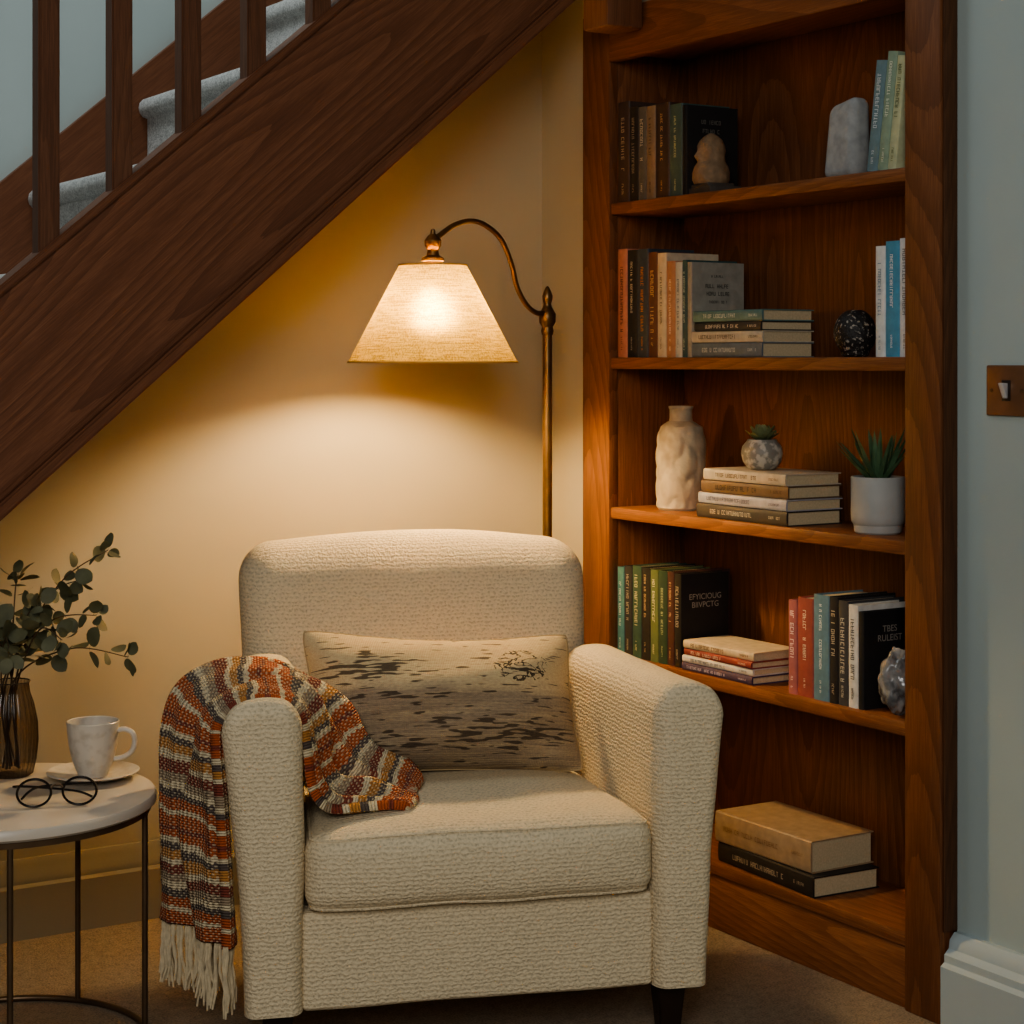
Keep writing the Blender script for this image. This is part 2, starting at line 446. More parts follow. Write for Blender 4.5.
sloped('wall_string', hp - .13, hp + .022, YFAR - .024, YFAR, M['stair_e'], xb=2.15)
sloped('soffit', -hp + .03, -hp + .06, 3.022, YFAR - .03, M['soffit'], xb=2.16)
x0, z0 = 1.451, 1.611; G, R_ = .24, .24 * SL
for i in range(-5, 3):
    xr, zt = x0 + i * G, z0 + i * R_
    pts = [(xr, zt - R_ - .01)]
    for k in range(7):
        a = -PI / 2 + PI * k / 6
        pts.append((xr - .020 * math.cos(a), zt - .022 + .022 * math.sin(a)))
    xe = min(xr + G + .02, 2.155)
    pts += [(xe, zt), (xe, zt - .02), (xr + .02, zt - .02), (xr + .02, zt - R_ - .01)]
    bm = nb(); prism(bm, pts, lambda u, v, w: (u, w, v), 3.022, YFAR - .026)
    obj('carpeted_step', bm, M['stair_carpet'], st, world=True)
for px in (46, 119, 188, 253, 318, 379, 437, 491):
    xc, _ = aty(px, 3.0)
    bm = nb(); h = .0178
    zt = line_top(xc)
    prism(bm, [(xc - h, zt - SL * h - .004), (xc + h, zt + SL * h - .004), (xc + h, zt + .82 + SL * h), (xc - h, zt + .82 - SL * h)], lambda u, v, w: (u, w, v), 3.0 - h, 3.0 + h)
    bmesh.ops.bevel(bm, geom=bm.edges[:], offset=.0025, segments=2, affect='EDGES')
    obj('baluster', bm, M['stair_z'], st, world=True)
hr = sloped('handrail', 0, .06, 2.97, 3.03, M['stair_x'], bev=.012)
hr.location.z = zmid + (.376 / 2 + .82)
bm = nb(); box(bm, 2.04, 2.125, 2.945, 3.03, 1.69, 2.75, .006)
obj('newel_post', bm, M['stair_z'], st, world=True)

# ------------------------------------------------------------------ bookcase
YL, YR = 3.069, 2.222
YLo, YRo = 3.163, 2.154
XK = 2.318
bc = thing('bookcase', 'tall built-in oak bookcase with five open shelves beside the armchair', 'bookcase', (XB, 2.65, 0))
def bpart(name, m, *a, bev=.0025):
    bm = nb(); box(bm, *a, bev); return obj(name, bm, m, bc, world=True)
bpart('stile', M['oak_v'], XB, XB + .022, YL, YLo, 0, 1.745)
bpart('stile', M['oak_v'], XB, XB + .03, YRo, 2.2335, 0, 1.745)
bpart('side_shade_strip', M['oak_dark'], XB + .005, XW - .0005, YRo - .004, YRo - .0002, .146, 1.745, bev=.001)  # added dark strip that paints shade on the stile's outer side
bpart('header', M['oak_y'], XB, XB + .022, 2.2337, YL - .0002, 1.644, 1.745)
bpart('side_panel', M['oak_v'], XB + .022, XK, YL, YL + .02, 0, 1.74)
bpart('side_panel', M['oak_v'], XB + .03, XK, YR - .02, YR, 0, 1.74)
bpart('back_panel', M['oak_v'], XK, XK + .012, YR - .02, YL + .02, 0, 1.74)
bpart('top_panel', M['oak_y'], XB + .022, XK, YR, YL, 1.662, 1.684)
SH = {1: 1.362, 2: 1.055, 3: .757, 4: .464, 5: .124}
for z in SH.values():
    bpart('shelf', M['oak_y'], XB + .004, XK, YR + .0002, YL - .0002, z - .023, z, bev=.003)
bpart('plinth', M['oak_y'], XB + .008, XB + .026, 2.2337, YL - .0002, 0, SH[5] - .0235)

# ------------------------------------------------------------------ books
def glyph_run(bm, n, size, place, seed):
    rg = random.Random(seed); w = size * .58; t = size * .15; x = 0
    for i in range(n):
        if i and rg.random() < .14: x += size * .75; continue
        S = [(0, 0, t, size), (w - t, 0, w, size), (0, size - t, w, size), (0, size * .42, w, size * .42 + t), (0, 0, w, t), (w / 2 - t / 2, 0, w / 2 + t / 2, size)]
        pick = rg.choice([(0, 2, 4), (0, 2, 3, 4), (0, 1, 3), (0, 1, 2, 4), (5,), (5, 2), (0, 4), (0, 1, 2, 3), (0, 1, 4), (0, 2, 3)])
        for q in pick:
            a, b, c, d = S[q]
            bm.faces.new([bm.verts.new(place(x + u, v)) for u, v in ((a, b), (c, b), (c, d), (a, d))])
        x += size * .74
    return x
def book(root, d, t, h, fn, col, tcol, seed, titled=True, cover=None):
    """d spine-to-fore-edge, t thickness, h height; fn maps (a,b,c) to local xyz"""
    b = .002; o = []
    o.append((d, t / 2))
    for k in range(9):
        a = PI * k / 8
        o.append((.003 - .004 * (max(math.sin(a), 0) ** .6), t / 2 * math.cos(a)))
    o += [(d, -t / 2), (d, -t / 2 + b), (.003, -t / 2 + b), (.003, t / 2 - b), (d, t / 2 - b)]
    bm = nb(); prism(bm, o, lambda u, v, w: fn(u, v, w), 0, h); obj('cover', bm, cover_mat(col), root, ang=25)
    bm = nb(); pts = [(.0031, -t / 2 + b), (d - .004, -t / 2 + b), (d - .004, t / 2 - b), (.0031, t / 2 - b)]
    prism(bm, pts, lambda u, v, w: fn(u, v, w), .003, h - .003); obj('pages', bm, M['pages'], root, smooth=False)
    rg = random.Random(seed)
    if titled:
        bm = nb(); s = min(t * rg.uniform(.28, .46), rg.uniform(.0062, .0105)); L = h * rg.uniform(.45, .64); n = max(4, int(L / (s * .74)))
        c0 = h * rg.uniform(.80, .93)
        glyph_run(bm, n, s, lambda u, v: fn(-.00145, -s / 2 + v, c0 - u), seed)
        s2 = s * .6; c1 = h * .19
        glyph_run(bm, int(h * .13 / (s2 * .74)), s2, lambda u, v: fn(-.00145, -s2 / 2 + v, c1 - u), seed + 5)
        obj('title', bm, ink(tcol), root, smooth=False)
    if cover:
        bm = nb()
        for (z, s, n) in cover:
            w = n * s * .74; glyph_run(bm, n, s, lambda u, v: fn((d - w) / 2 + u, -t / 2 - .0005, h * z + v), seed + int(z * 99))
        obj('cover_lettering', bm, ink(tcol), root, smooth=False)
ORD = ['first', 'second', 'third', 'fourth', 'fifth', 'sixth', 'seventh', 'eighth', 'ninth', 'tenth']
def row(zs, xf, ents, where, group, d=.125, lean=0):
    for i, e in enumerate(ents):
        p0, p1, top, desc, col, tcol = e[:6]; opt = e[6] if len(e) > 6 else {}
        ya, da = atx(p0, xf); yb, db = atx(p1, xf)
        t = ya - yb - .0006; h = zat(top, (da + db) / 2) - zs
        r = thing('book', f'{desc} book, {ORD[i]} from left in upright row {where}', 'book', (xf, (ya + yb) / 2, zs), group=group)
        if lean:
            r.rotation_euler = (lean, 0, 0); r.location.z = zs + t / 2 * math.sin(abs(lean))
        book(r, opt.get('d', d + .012 * math.sin(i * 2.3)), t, h, lambda a, b, c: (a, b, c), col, tcol, int(p0 * 7 + zs * 100), opt.get('t', True), opt.get('cover'))
row(SH[1], 2.15, [(617.5, 629, 102, 'dark brown', '#4a362a', '#b9a888'), (629, 638, 107, 'black', '#252120', '#9c8f80'), (638, 646, 107, 'slate grey', '#5d5a54', '#c9c0ae'),
    (646, 655, 106, 'tan', '#8a7152', '#3a2a20'), (655, 669, 103, 'chocolate brown', '#453025', '#cfa878'), (669, 682, 104, 'dark teal', '#3c5652', '#c8c4a0'),
    (682, 687, 105, 'thin black covered', '#201e1d', '#77746c', {'d': .122, 't': False, 'cover': [(.8, .008, 9), (.7, .008, 8), (.6, .006, 9)]})],
    'at left of top shelf', 'books standing at the left of the top shelf')
row(SH[1], 2.15, [(866, 877, 62, 'blue grey leaning', '#66868e', '#d5dde0'), (877, 887, 53, 'sage green leaning', '#86a085', '#e6ead8'), (887, 896, 57, 'pale yellow green leaning', '#b3ba8c', '#5b6640')],
    'at right of top shelf', 'books leaning at the right of the top shelf', lean=math.radians(7.5))
row(SH[2], 2.15, [(617.5, 627, 249, 'salmon pink', '#c0765c', '#402018'), (627, 637, 250, 'black', '#232224', '#d8d0c0'), (637, 648, 249, 'navy blue', '#34424f', '#d98a4a'),
    (648, 657, 252, 'chestnut brown', '#6a3c28', '#d9b98c'), (657, 666, 253, 'cream', '#c9b592', '#3a2a20'), (666, 675, 261, 'orange', '#b87c52', '#f0dcc0'),
    (675, 682, 262, 'off white', '#c4bfae', '#55606a'), (682, 687, 260, 'dark teal', '#2c5254', '#b9c4b4'),
    (687, 692, 262, 'greyish beige covered', '#958f80', '#3d3b36', {'d': .125, 't': False, 'cover': [(.84, .005, 9), (.73, .0075, 11), (.65, .0075, 10), (.57, .005, 12)]})],
    'at left of second shelf', 'books standing at the left of the second shelf')
row(SH[2], 2.15, [(875, 885, 246, 'white', '#cfd4d2', '#6a8aa0'), (885, 899, 241, 'bright blue', '#2f93b8', '#f0f0f0'), (899, 911, 238, 'pale grey', '#c9cdd0', '#777c80')],
    'at right of second shelf', 'books standing at the right of the second shelf')
row(SH[4], 2.15, [(617, 624, 567, 'teal blue', '#3f7d80', '#d8e0d8'), (624, 632, 566, 'charcoal', '#303034', '#b0a898'), (632, 641, 566, 'dark green', '#345644', '#d0c8a8'),
    (641, 650, 568, 'black', '#242222', '#c8b090'), (650, 658, 570, 'olive green', '#5d6f3c', '#e0dcb8'), (658, 667, 571, 'forest green', '#254633', '#b8c0a0'), (667, 674, 572, 'dark maroon', '#4d2824', '#c8a888'),
    (674, 681, 574, 'black covered', '#1d1b1a', '#b5ada0', {'d': .115, 't': True})],
    'at left of fourth shelf', 'books standing at the left of the fourth shelf')
row(SH[4], 2.15, [(788, 797, 600, 'pink', '#a85a5c', '#f0d8d0'), (797, 813, 598, 'red', '#a04338', '#e8d8c0'), (813, 829, 595, 'steel blue', '#527f93', '#e8eef0'), (829, 838, 597, 'black', '#222123', '#b8b0a0'),
    (838, 848, 601, 'dark grey', '#424346', '#c8c4b8'), (848, 858, 605, 'white', '#cfccc2', '#303030'),
    (858, 864, 612, 'black covered', '#1c1c1e', '#a8a39a', {'d': .125, 't': False})],
    'at right of fourth shelf', 'books standing at the right of the fourth shelf')
def text_mesh(body, size):
    cu = bpy.data.curves.new('lettering', 'FONT'); cu.body = body; cu.size = size; cu.align_x = 'CENTER'; cu.space_line = 1.0
    o = bpy.data.objects.new('lettering', cu); COL.objects.link(o)
    dg = bpy.context.evaluated_depsgraph_get(); me = bpy.data.meshes.new_from_object(o.evaluated_get(dg))
    bpy.data.objects.remove(o); return me
def cover_text(match, body, size, a, z, hx):
    for o in bpy.data.objects:
        if o.get('label', '').startswith(match):
            me = text_mesh(body, size); me.materials.append(ink(hx))
            c = bpy.data.objects.new('cover_lettering', me); COL.objects.link(c); c.parent = o
            ys = min(v.co.y for ch in o.children if ch.name.startswith('cover') and ch is not c for v in ch.data.vertices)
            c.location = (a, ys - .0006, z); c.rotation_euler = (PI / 2, 0, 0)
cover_text('black covered book, eighth', 'EFYICIOUG\nBIIVPCTG', .0155, .058, .128, '#a39b8e')
cover_text('black covered book, seventh', 'TBES\nRULEIST', .0155, .058, .128, '#948f86')

def stack(zs, xf, p0, pc, d, ents, where, group):
    y0, _ = atx(p0, xf); y1, _ = atx(pc, xf); L = y0 - y1; yc = (y0 + y1) / 2; z = zs
    pos = ['bottom', 'second from bottom', 'third from bottom', 'top'] if len(ents) == 4 else ['bottom', 'top']
    for i, (t, desc, col, tcol, ds, dx, dy, rz) in enumerate(ents):
        r = thing('book', f'{desc} book lying {pos[i]} of the stack {where}', 'book', (xf + dx, yc + dy, z), math.radians(rz), group)
        h = L * ds
        book(r, d * (.94 + .06 * ds), t, h, lambda a, b, c: (a, c - h / 2, b + t / 2), col, tcol, int(p0 * 3 + i * 17 + zs * 50))
        z += t + .0003
    return z
stack(SH[2], 2.15, 692, 762, .122, [(.027, 'grey blue', '#67747c', '#c8ccc8', 1, 0, 0, 0), (.021, 'cream', '#c2b496', '#4a4030', .99, .001, 0, 1), (.017, 'black and white', '#3a3836', '#e0d8c8', .97, .003, .001, -1), (.021, 'muted teal', '#56807c', '#d0d8cc', .98, .002, 0, .5)],
      'on second shelf', 'books stacked flat on the second shelf')
z3 = stack(SH[3], 2.142, 697, 787, .128, [(.026, 'dark charcoal', '#38332f', '#cfc6b4', 1, 0, 0, 0), (.020, 'pale lilac grey', '#a5a2a8', '#4a4a5a', 1, .002, .001, -1), (.023, 'brown', '#6b5238', '#2a2018', .94, .006, -.001, 1), (.021, 'cream', '#c4b498', '#5a4632', .93, .008, .002, -1)],
           'on third shelf', 'books stacked flat on the third shelf')
stack(SH[4], 2.142, 682, 752, .11, [(.015, 'deep purple', '#46385a', '#d8d0e0', 1, 0, 0, 0), (.013, 'white', '#cdc6b8', '#404860', .99, .002, 0, 1), (.013, 'red', '#963a30', '#e8d0b8', .98, .002, 0, -1), (.015, 'cream covered', '#cbb48c', '#5a3a28', .96, .004, 0, 2)],
      'on fourth shelf', 'books stacked flat on the fourth shelf')
stack(SH[5], 2.142, 714, 815, .145, [(.036, 'black hardback', '#272321', '#b5a890', 1.0, 0, -.004, -3), (.056, 'thick tan hardback', '#a88a62', '#8a6a44', .95, .004, .008, 0)],
      'on bottom shelf', 'books stacked flat on the bottom shelf')

# ------------------------------------------------------------------ shelf ornaments
y, dp = atx(711, 2.185)
fg = thing('figurine', 'small carved tan stone head on a dark base on top shelf', 'ornament', (2.185, y, SH[1]), math.radians(-8))
bm = nb(); box(bm, -.034, .034, -.056, .056, 0, .013, .002); box(bm, -.029, .029, -.038, .038, .0131, .02, .002); obj('base', bm, M['plinth'], fg)
bm = nb()
prof = [(0, .0201), (.034, .0201), (.038, .028), (.038, .042), (.034, .054), (.029, .062), (.0285, .072), (.0295, .083), (.028, .093), (.023, .103), (.014, .111), (.006, .1155), (0, .117)]
lathe(bm, prof, 48)
for v in bm.verts:
    c = v.co; f = max(0, -c.x / .03)
    if .055 < c.z < .1: c.x -= f * .006 * math.exp(-((c.y / .007) ** 2)) * math.exp(-((c.z - .073) / .008) ** 2) * 2
    for s in (-1, 1):
        c.x += f * .006 * math.exp(-(((c.y - s * .011) / .006) ** 2 + ((c.z - .081) / .005) ** 2))
        c.x += f * .004 * math.exp(-(((c.y - s * .016) / .008) ** 2 + ((c.z - .062) / .006) ** 2))
    c.x *= .92; n = noise.noise(c * 90) * .0014; c.x += n; c.y += n
obj('head', bm, M['figure'], fg)
y, dp = atx(847, 2.205)
bm = rbox(.026, .041, .067, .018, 5, (5, 8, 12))
for v in bm.verts:
    c = v.co; w = (c.z + .067) / .134
    c.y = c.y * (1 - .16 * w) - .006 * w; c.z += .008 * w * (-c.y / .04); c.x *= (1 - .2 * w)
    n = noise.fractal(c * 20, 1, 2, 2) * .0016; c.x += n; c.y += n
    c.z += .067
tag(obj('standing_stone', bm, M['slab'], loc=(2.205, y, SH[1] + .0005)), 'grey rounded standing stone beside leaning books on top shelf', 'ornament')
y, dp = atx(855, 2.22)
orb = thing('round_vase', 'black dotted round ceramic vase on second shelf beside the blue book', 'vase', (2.22, y, SH[2]))
bm = nb(); R0 = .037
prof = [(0, 0), (.018, 0), (.024, .004)] + [(R0 * math.sin(a), .042 - .042 * math.cos(a)) for a in [PI * k / 16 for k in range(4, 15)]] + [(.012, .0815), (.011, .080), (.009, .07), (0, .07)]
lathe(bm, prof, 48); obj('body', bm, M['orb'], orb)
y, dp = atx(681, 2.215)
bv = thing('bottle_vase', 'cream textured stoneware bottle vase on the third shelf', 'vase', (2.215, y, SH[3]))
bm = nb()
prof = [(0, 0), (.043, 0), (.047, .005), (.048, .03), (.0485, .08), (.048, .13), (.046, .15), (.040, .163), (.030, .170), (.0235, .174), (.0225, .18), (.0225, .196), (.0245, .199), (.0245, .203), (.021, .203), (.019, .196), (.019, .15), (0, .15)]
P2 = []
for a, b in zip(prof, prof[1:]):
    kk = 12 if b[1] - a[1] > .018 else 3
    for k in range(kk): P2.append((a[0] + (b[0] - a[0]) * k / kk, a[1] + (b[1] - a[1]) * k / kk))
P2.append(prof[-1])
lathe(bm, P2, 96)
for v in bm.verts:
    if .006 < v.co.z < .165 and math.hypot(v.co.x, v.co.y) > .035:
        q3 = Vector((v.co.x * 34, v.co.y * 34, v.co.z * 20)) + Vector((3, 1, 5))
        n = abs(noise.noise(q3)) * 2.2 - .35; q = max(-.35, min(n, .35)) * .0045
        r = math.hypot(v.co.x, v.co.y); v.co.x *= 1 + q / r; v.co.y *= 1 + q / r
obj('body', bm, M['stoneware'], bv)
def blade(bm, base, d, L, w, thick, curve=0.0, seg=6, blunt=.7):
    d = Vector(d).normalized(); s = d.cross(Vector((0, 0, 1)))
    if s.length < .05: s = Vector((1, 0, 0))
    s.normalize(); u = s.cross(d).normalized(); rings = []
    for i in range(seg + 1):
        t = i / seg; c = Vector(base) + d * L * t + u * curve * L * t * t
        ww = w * (1 - t) ** blunt * (.75 + .5 * t) if t < 1 else .0002
        rings.append([bm.verts.new(c + s * ww), bm.verts.new(c + u * thick * (1 - t) * .4), bm.verts.new(c - s * ww), bm.verts.new(c - u * thick * (1 - t))])
    for A, B in zip(rings, rings[1:]):
        for k in range(4): bm.faces.new((A[k], A[(k + 1) % 4], B[(k + 1) % 4], B[k]))
    bm.faces.new(rings[0])
y, dp = atx(762, 2.205)
sp = thing('potted_succulent', 'small succulent in a round mottled grey pot atop stacked books', 'plant', (2.205, y, z3))
bm = nb(); lathe(bm, [(0, 0), (.020, 0), (.026, .003), (.035, .015), (.0385, .03), (.036, .043), (.028, .053), (.0265, .056), (.024, .056), (.024, .048), (0, .048)], 40); obj('pot', bm, M['greypot'], sp)
bm = nb(); lathe(bm, [(0, .0483), (.0238, .0483), (.02, .052), (0, .053)], 24); obj('soil', bm, M['soil'], sp)
bm = nb(); rg = random.Random(3)
for lay, (n, el, L) in enumerate(((9, 14, .034), (9, 34, .033), (7, 54, .029), (5, 74, .023))):
    for k in range(n):
        a = 2 * PI * k / n + lay * .4; e = math.radians(el + rg.uniform(-6, 6))
        blade(bm, (.003 * math.cos(a), .003 * math.sin(a), .056), (math.cos(e) * math.cos(a), math.cos(e) * math.sin(a), math.sin(e)), L, .0088, .005, .25, 8, .42)
obj('foliage', bm, M['succ'], sp)
y, dp = atx(878, 2.195)
al = thing('potted_aloe', 'spiky green aloe in a pale cylindrical pot on third shelf', 'plant', (2.195, y, SH[3]))
bm = nb(); lathe(bm, [(0, .012), (.038, .012), (.0405, .014), (.0445, .02), (.0455, .03), (.0455, .094), (.0445, .096), (.0415, .096), (.041, .085), (0, .085)], 48); pt = obj('pot', bm, M['whitepot'], al)
bm = nb(); lathe(bm, [(0, 0), (.036, 0), (.0395, .003), (.041, .014), (.041, .021), (.038, .0205), (.037, .0119), (0, .0119)], 48); obj('drip_tray', bm, M['whitepot'], pt)
bm = nb(); lathe(bm, [(0, .0853), (.0408, .0853), (.03, .09), (0, .091)], 32); obj('soil', bm, M['soil'], al)
bm = nb(); rg = random.Random(5)
for lay, (n, el, L) in enumerate(((7, 36, .092), (7, 50, .098), (6, 66, .096), (3, 82, .085))):
    for k in range(n):
        a = 2 * PI * k / n + lay * .5 + rg.uniform(-.2, .2); e = math.radians(el + rg.uniform(-6, 6))
        if math.cos(a) > .4: e = max(e, math.radians(56))      # the leaves towards the shelf back stand up
        blade(bm, (.012 * math.cos(a), .012 * math.sin(a), .092), (math.cos(e) * math.cos(a), math.cos(e) * math.sin(a), math.sin(e)), L * rg.uniform(.85, 1.08), .0078, .006, .02)
obj('foliage', bm, M['aloe'], al)
bm = nb(); bmesh.ops.create_icosphere(bm, subdivisions=5, radius=1)
for v in bm.verts:
    d = v.co.normalized()
    n = noise.noise(d * 1.7 + Vector((4, 2, 9))) * .30 + abs(noise.noise(d * 2.6 + Vector((1, 7, 3)))) * .22
    r = .88 + n
    v.co = Vector((d.x * .030 * r, d.y * .034 * r, d.z * .056 * r))
zmin = min(v.co.z for v in bm.verts)
for v in bm.verts: v.co.z = max(v.co.z - zmin - .004, 0)
tag(obj('stone_ornament', bm, M['rock'], loc=(2.168, 2.290, SH[4] + .0003)), 'glossy grey lumpy stone ornament at right end of fourth shelf', 'ornament')

# ------------------------------------------------------------------ light switch
sw = thing('light_switch', 'bronze light switch plate with steel toggle on the pale wall', 'light switch', (XW, 2.042, 1.003))
bm = nb(); box(bm, -.006, -.0003, -.042, .042, -.039, .039, .002); obj('plate', bm, plain('brown_bronze_plate', '#7e5d45', .4, .4, .15), sw)
bm = nb(); box(bm, -.0075, -.0061, -.0085, .0085, -.016, .016, .0006); obj('toggle_surround', bm, M['inset'], sw)
bm = nb(); box(bm, -.011, -.0076, -.0048, .0048, -.012, .012, .0015)
for v in bm.verts:
    if v.co.z > .003 and v.co.x < -.009: v.co.x -= .009
obj('toggle', bm, M['chrome'], sw)
for s in (-1, 1):
    bm = nb(); lathe(bm, [(0, 0), (.003, 0), (.0025, .0012), (0, .0015)], 16); bm.transform(Matrix.Rotation(-PI / 2, 4, 'Y')); obj('screw', bm, M['bronze'], sw, loc=(-.0061, s * .031, 0))

# ------------------------------------------------------------------ armchair
CR = math.radians(-19.4)
CH = (1.417 + .008 * math.cos(CR), 2.381 + .008 * math.sin(CR), 0)
ch = thing('armchair', 'cream boucle armchair with rounded back under the lamp', 'armchair', CH, CR)
def inner(Y): return .267 - .085 * Y
def arm_fn(s):
    fl = .031 if s > 0 else .038
    def f(c):
        u, v, w = c.x / .058, c.y / .225, c.z / .25
        Y = .22 + c.y; k = (w + 1) / 2
        kk = max(0, k - .55) / .45
        Z = .045 + k * (.490 + .001 * v) + .024 * (1 - abs(u + .12) ** 2.3) * kk
        h = max(0, (Z - .1) / .45)
        W = .084 + (fl + .003) * h ** 1.9
        X = inner(Y) + (u + 1) / 2 * W + (.002 * math.sin(PI * min(1, h)) * u)
        if v < 0: Y -= .005 * (1 - u * u) * math.sin(PI * min(1, h)) * v * v
        return Vector((s * X, Y, Z))
    return f
for s in (-1, 1): obj('arm', cut_below(soften(rbox(.058, .225, .25, .026, 6, (8, 16, 18), arm_fn(s)), .0032, 8, s), .10), M['boucle'], ch)
def back_fn(c):
    u, v, w = c.x / .306, c.y / .068, c.z / .306
    z = .423 + c.z + .017 * (1 - u * u) * max(0, w)
    x = -.017 + c.x * (1 - .035 * (1 - w)) + .002 * u * (1 - w * w)
    y = .475 + c.y * (1 - .12 * max(0, w)) + .27 * (z - .37) + (-.032 * (1 - u * u) * (1 - w * w) if v < 0 else 0) + .015 * u * u * -1
    return Vector((x, y, z))
obj('backrest', soften(rbox(.306, .068, .306, .062, 7, (18, 6, 18), back_fn), .004, 7, 3), M['boucle'], ch)
def base_fn(c): return Vector((c.x * (1 - .1 * max(0, c.y / .24)), .252 + c.y, .172 + c.z))
obj('base', soften(rbox(.266, .24, .072, .008, 3, (16, 12, 6), base_fn), .0025, 8, 5), M['boucle'], ch)
def soft_pt(c, amp=.003, sc=8):
    q = c * sc + Vector((11, 0, 0))
    return c + Vector((noise.noise(q) * .3, noise.noise(q + Vector((7, 3, 1))), noise.noise(q + Vector((2, 9, 5))))) * amp
RR = .029
def seat_fn(c):
    u, v, w = c.x / .25, c.y / .225, c.z / .057
    Y = .210 + c.y
    x = u * (inner(Y) - .003)
    z = .301 + c.z + (.027 * (1 - u ** 4) * (1 - .85 * v * v) if w > 0 else 0)
    y = Y - (.016 * (1 - w * w) * (1 - u ** 4) if v < -.5 else 0) + .005 * u * u * (1 if v < 0 else 0)
    return soft_pt(Vector((x, y, z)))
se = obj('seat_cushion', rbox(.25, .225, .057, RR, 6, (20, 16, 6), seat_fn), M['boucle'], ch)
for sg in (-1, 1):
    ring = []; q = RR * .72; cx, cy = .25 - RR, .225 - RR
    for (a0, sxn, syn) in ((0, 1, 1), (90, -1, 1), (180, -1, -1), (270, 1, -1)):
        for k in range(9):
            a = math.radians(a0 + 90 * k / 8)
            ring.append((sxn * cx + q * math.cos(a), syn * cy + q * math.sin(a), sg * (.057 - RR + q)))
        nx = {(1, 1): (-1, 1), (-1, 1): (-1, -1), (-1, -1): (1, -1), (1, -1): (1, 1)}[(sxn, syn)]
        a = math.radians(a0 + 90); e = (sxn * cx + q * math.cos(a), syn * cy + q * math.sin(a)); g = (nx[0] * cx + q * math.cos(a), nx[1] * cy + q * math.sin(a))
        for k in range(1, 16): ring.append((e[0] + (g[0] - e[0]) * k / 16, e[1] + (g[1] - e[1]) * k / 16, sg * (.057 - RR + q)))
    bm = nb(); tube(bm, [seat_fn(Vector(p)) for p in ring], .0026, 8, True); obj('piping', bm, M['boucle'], se)
for sx_, sy_ in ((-.300, .05), (.300, .05), (-.26, .47), (.26, .47)):
    bm = nb(); A = []
    for (hh, z) in ((.014, 0), (.023, .0995)):
        A.append([bm.verts.new((sx_ + a * hh, sy_ + b * hh, z)) for a, b in ((-1, -1), (1, -1), (1, 1), (-1, 1))])
    for k in range(4): bm.faces.new((A[0][k], A[0][(k + 1) % 4], A[1][(k + 1) % 4], A[1][k]))
    bm.faces.new(A[0]); bm.faces.new(A[1]); bmesh.ops.bevel(bm, geom=bm.edges[:], offset=.002, segments=2, affect='EDGES')
    obj('leg', bm, M['darkleg'], ch)
RC = Matrix.Translation(CH) @ Matrix.Rotation(CR, 4, 'Z')
def chair_pt(p): return RC @ Vector(p)

# lumbar pillow
def pil(a, b, sg):
    th = (max(0, 1 - abs(a) ** 2.2) ** .62) * (max(0, 1 - abs(b) ** 2.0) ** .60) * .096
    x = a * .226 * (1 - .055 * (1 - b * b)) * (1 - .03 * a * b); z = b * .119 * (1 - .09 * (1 - a * a))
    z -= .008 * (1 - a * a) * (b + 1) / 2 + .004 * a * (b + 1) / 2
    z *= 1 - .05 * abs(a) ** 8; x *= 1 - .03 * abs(b) ** 8
    wr = .004 * math.sin(a * 9 + b * 5) * max(0, a * a - .2) + .003 * math.sin(b * 8 - a * 4) + .003 * math.sin(a * 14 - b * 3) * max(0, -b)
    return Vector((x, sg * (th + wr * min(1, th / .03)), z))
bm = nb(); N = 52
for sg in (-1, 1):
    g = [[bm.verts.new(pil(math.sin(PI / 2 * (-1 + 2 * i / N)), math.sin(PI / 2 * (-1 + 2 * j / N)), sg)) for j in range(N + 1)] for i in range(N + 1)]
    for i in range(N):
        for j in range(N): bm.faces.new((g[i][j], g[i + 1][j], g[i + 1][j + 1], g[i][j + 1]))
bmesh.ops.remove_doubles(bm, verts=bm.verts[:], dist=1e-5)
pc = chair_pt((-.006, .300, .490))
pl = thing('lumbar_pillow', 'tan linen lumbar pillow with dark brushed marks on the armchair', 'pillow', pc, rot=(math.radians(-20), math.radians(1.6), CR))
obj('cushion', bm, M['pillow'], pl, ang=80)
ring = []
for k in range(4):
    for i in range(N):
        t = -1 + 2 * i / N
        a, b = ((t, -1), (1, t), (-t, 1), (-1, -t))[k]
        p = pil(a, b, 1); p.y = 0; ring.append(p)
bm = nb(); tube(bm, ring, .0018, 6, True); obj('seam', bm, plain('linen_edge', '#b39c76', .9), pl)

# throw blanket: columns (front edge x,y,z)(back edge x,y,z), fold amplitude
CTRL = [((-.378, .006, .200), (-.478, .205, .205), .014), ((-.381, .006, .29), (-.480, .215, .29), .014), ((-.387, .010, .40), (-.472, .235, .41), .014), ((-.393, .014, .485), (-.455, .255, .50), .013),
        ((-.388, .018, .526), (-.428, .28, .546), .012), ((-.355, .022, .554), (-.365, .295, .576), .012), ((-.305, .024, .557), (-.290, .295, .580), .013), ((-.268, .026, .534), (-.230, .285, .555), .015),
        ((-.256, .026, .480), (-.180, .272, .512), .018), ((-.248, .028, .425), (-.145, .258, .476), .020), ((-.222, .036, .392), (-.112, .245, .452), .021), ((-.175, .048, .388), (-.088, .235, .434), .019), ((-.128, .058, .386), (-.066, .225, .418), .012), ((-.098, .064, .380), (-.054, .222, .398), .005), ((-.104, .068, .375), (-.062, .222, .388), .001)]
SUB = 10
flat = smoothpts([(*a, *b, c) for a, b, c in CTRL], SUB)
bl = thing('throw_blanket', 'rust and cream striped knitted throw draped over the armchair arm', 'blanket', CH, CR)
bm = nb(); uvl = bm.loops.layers.uv.new('UVMap'); NTT = 72; rows = []; s_acc = 0
centers = [Vector([(p[i] + p[i + 3]) / 2 for i in range(3)]) for p in flat]
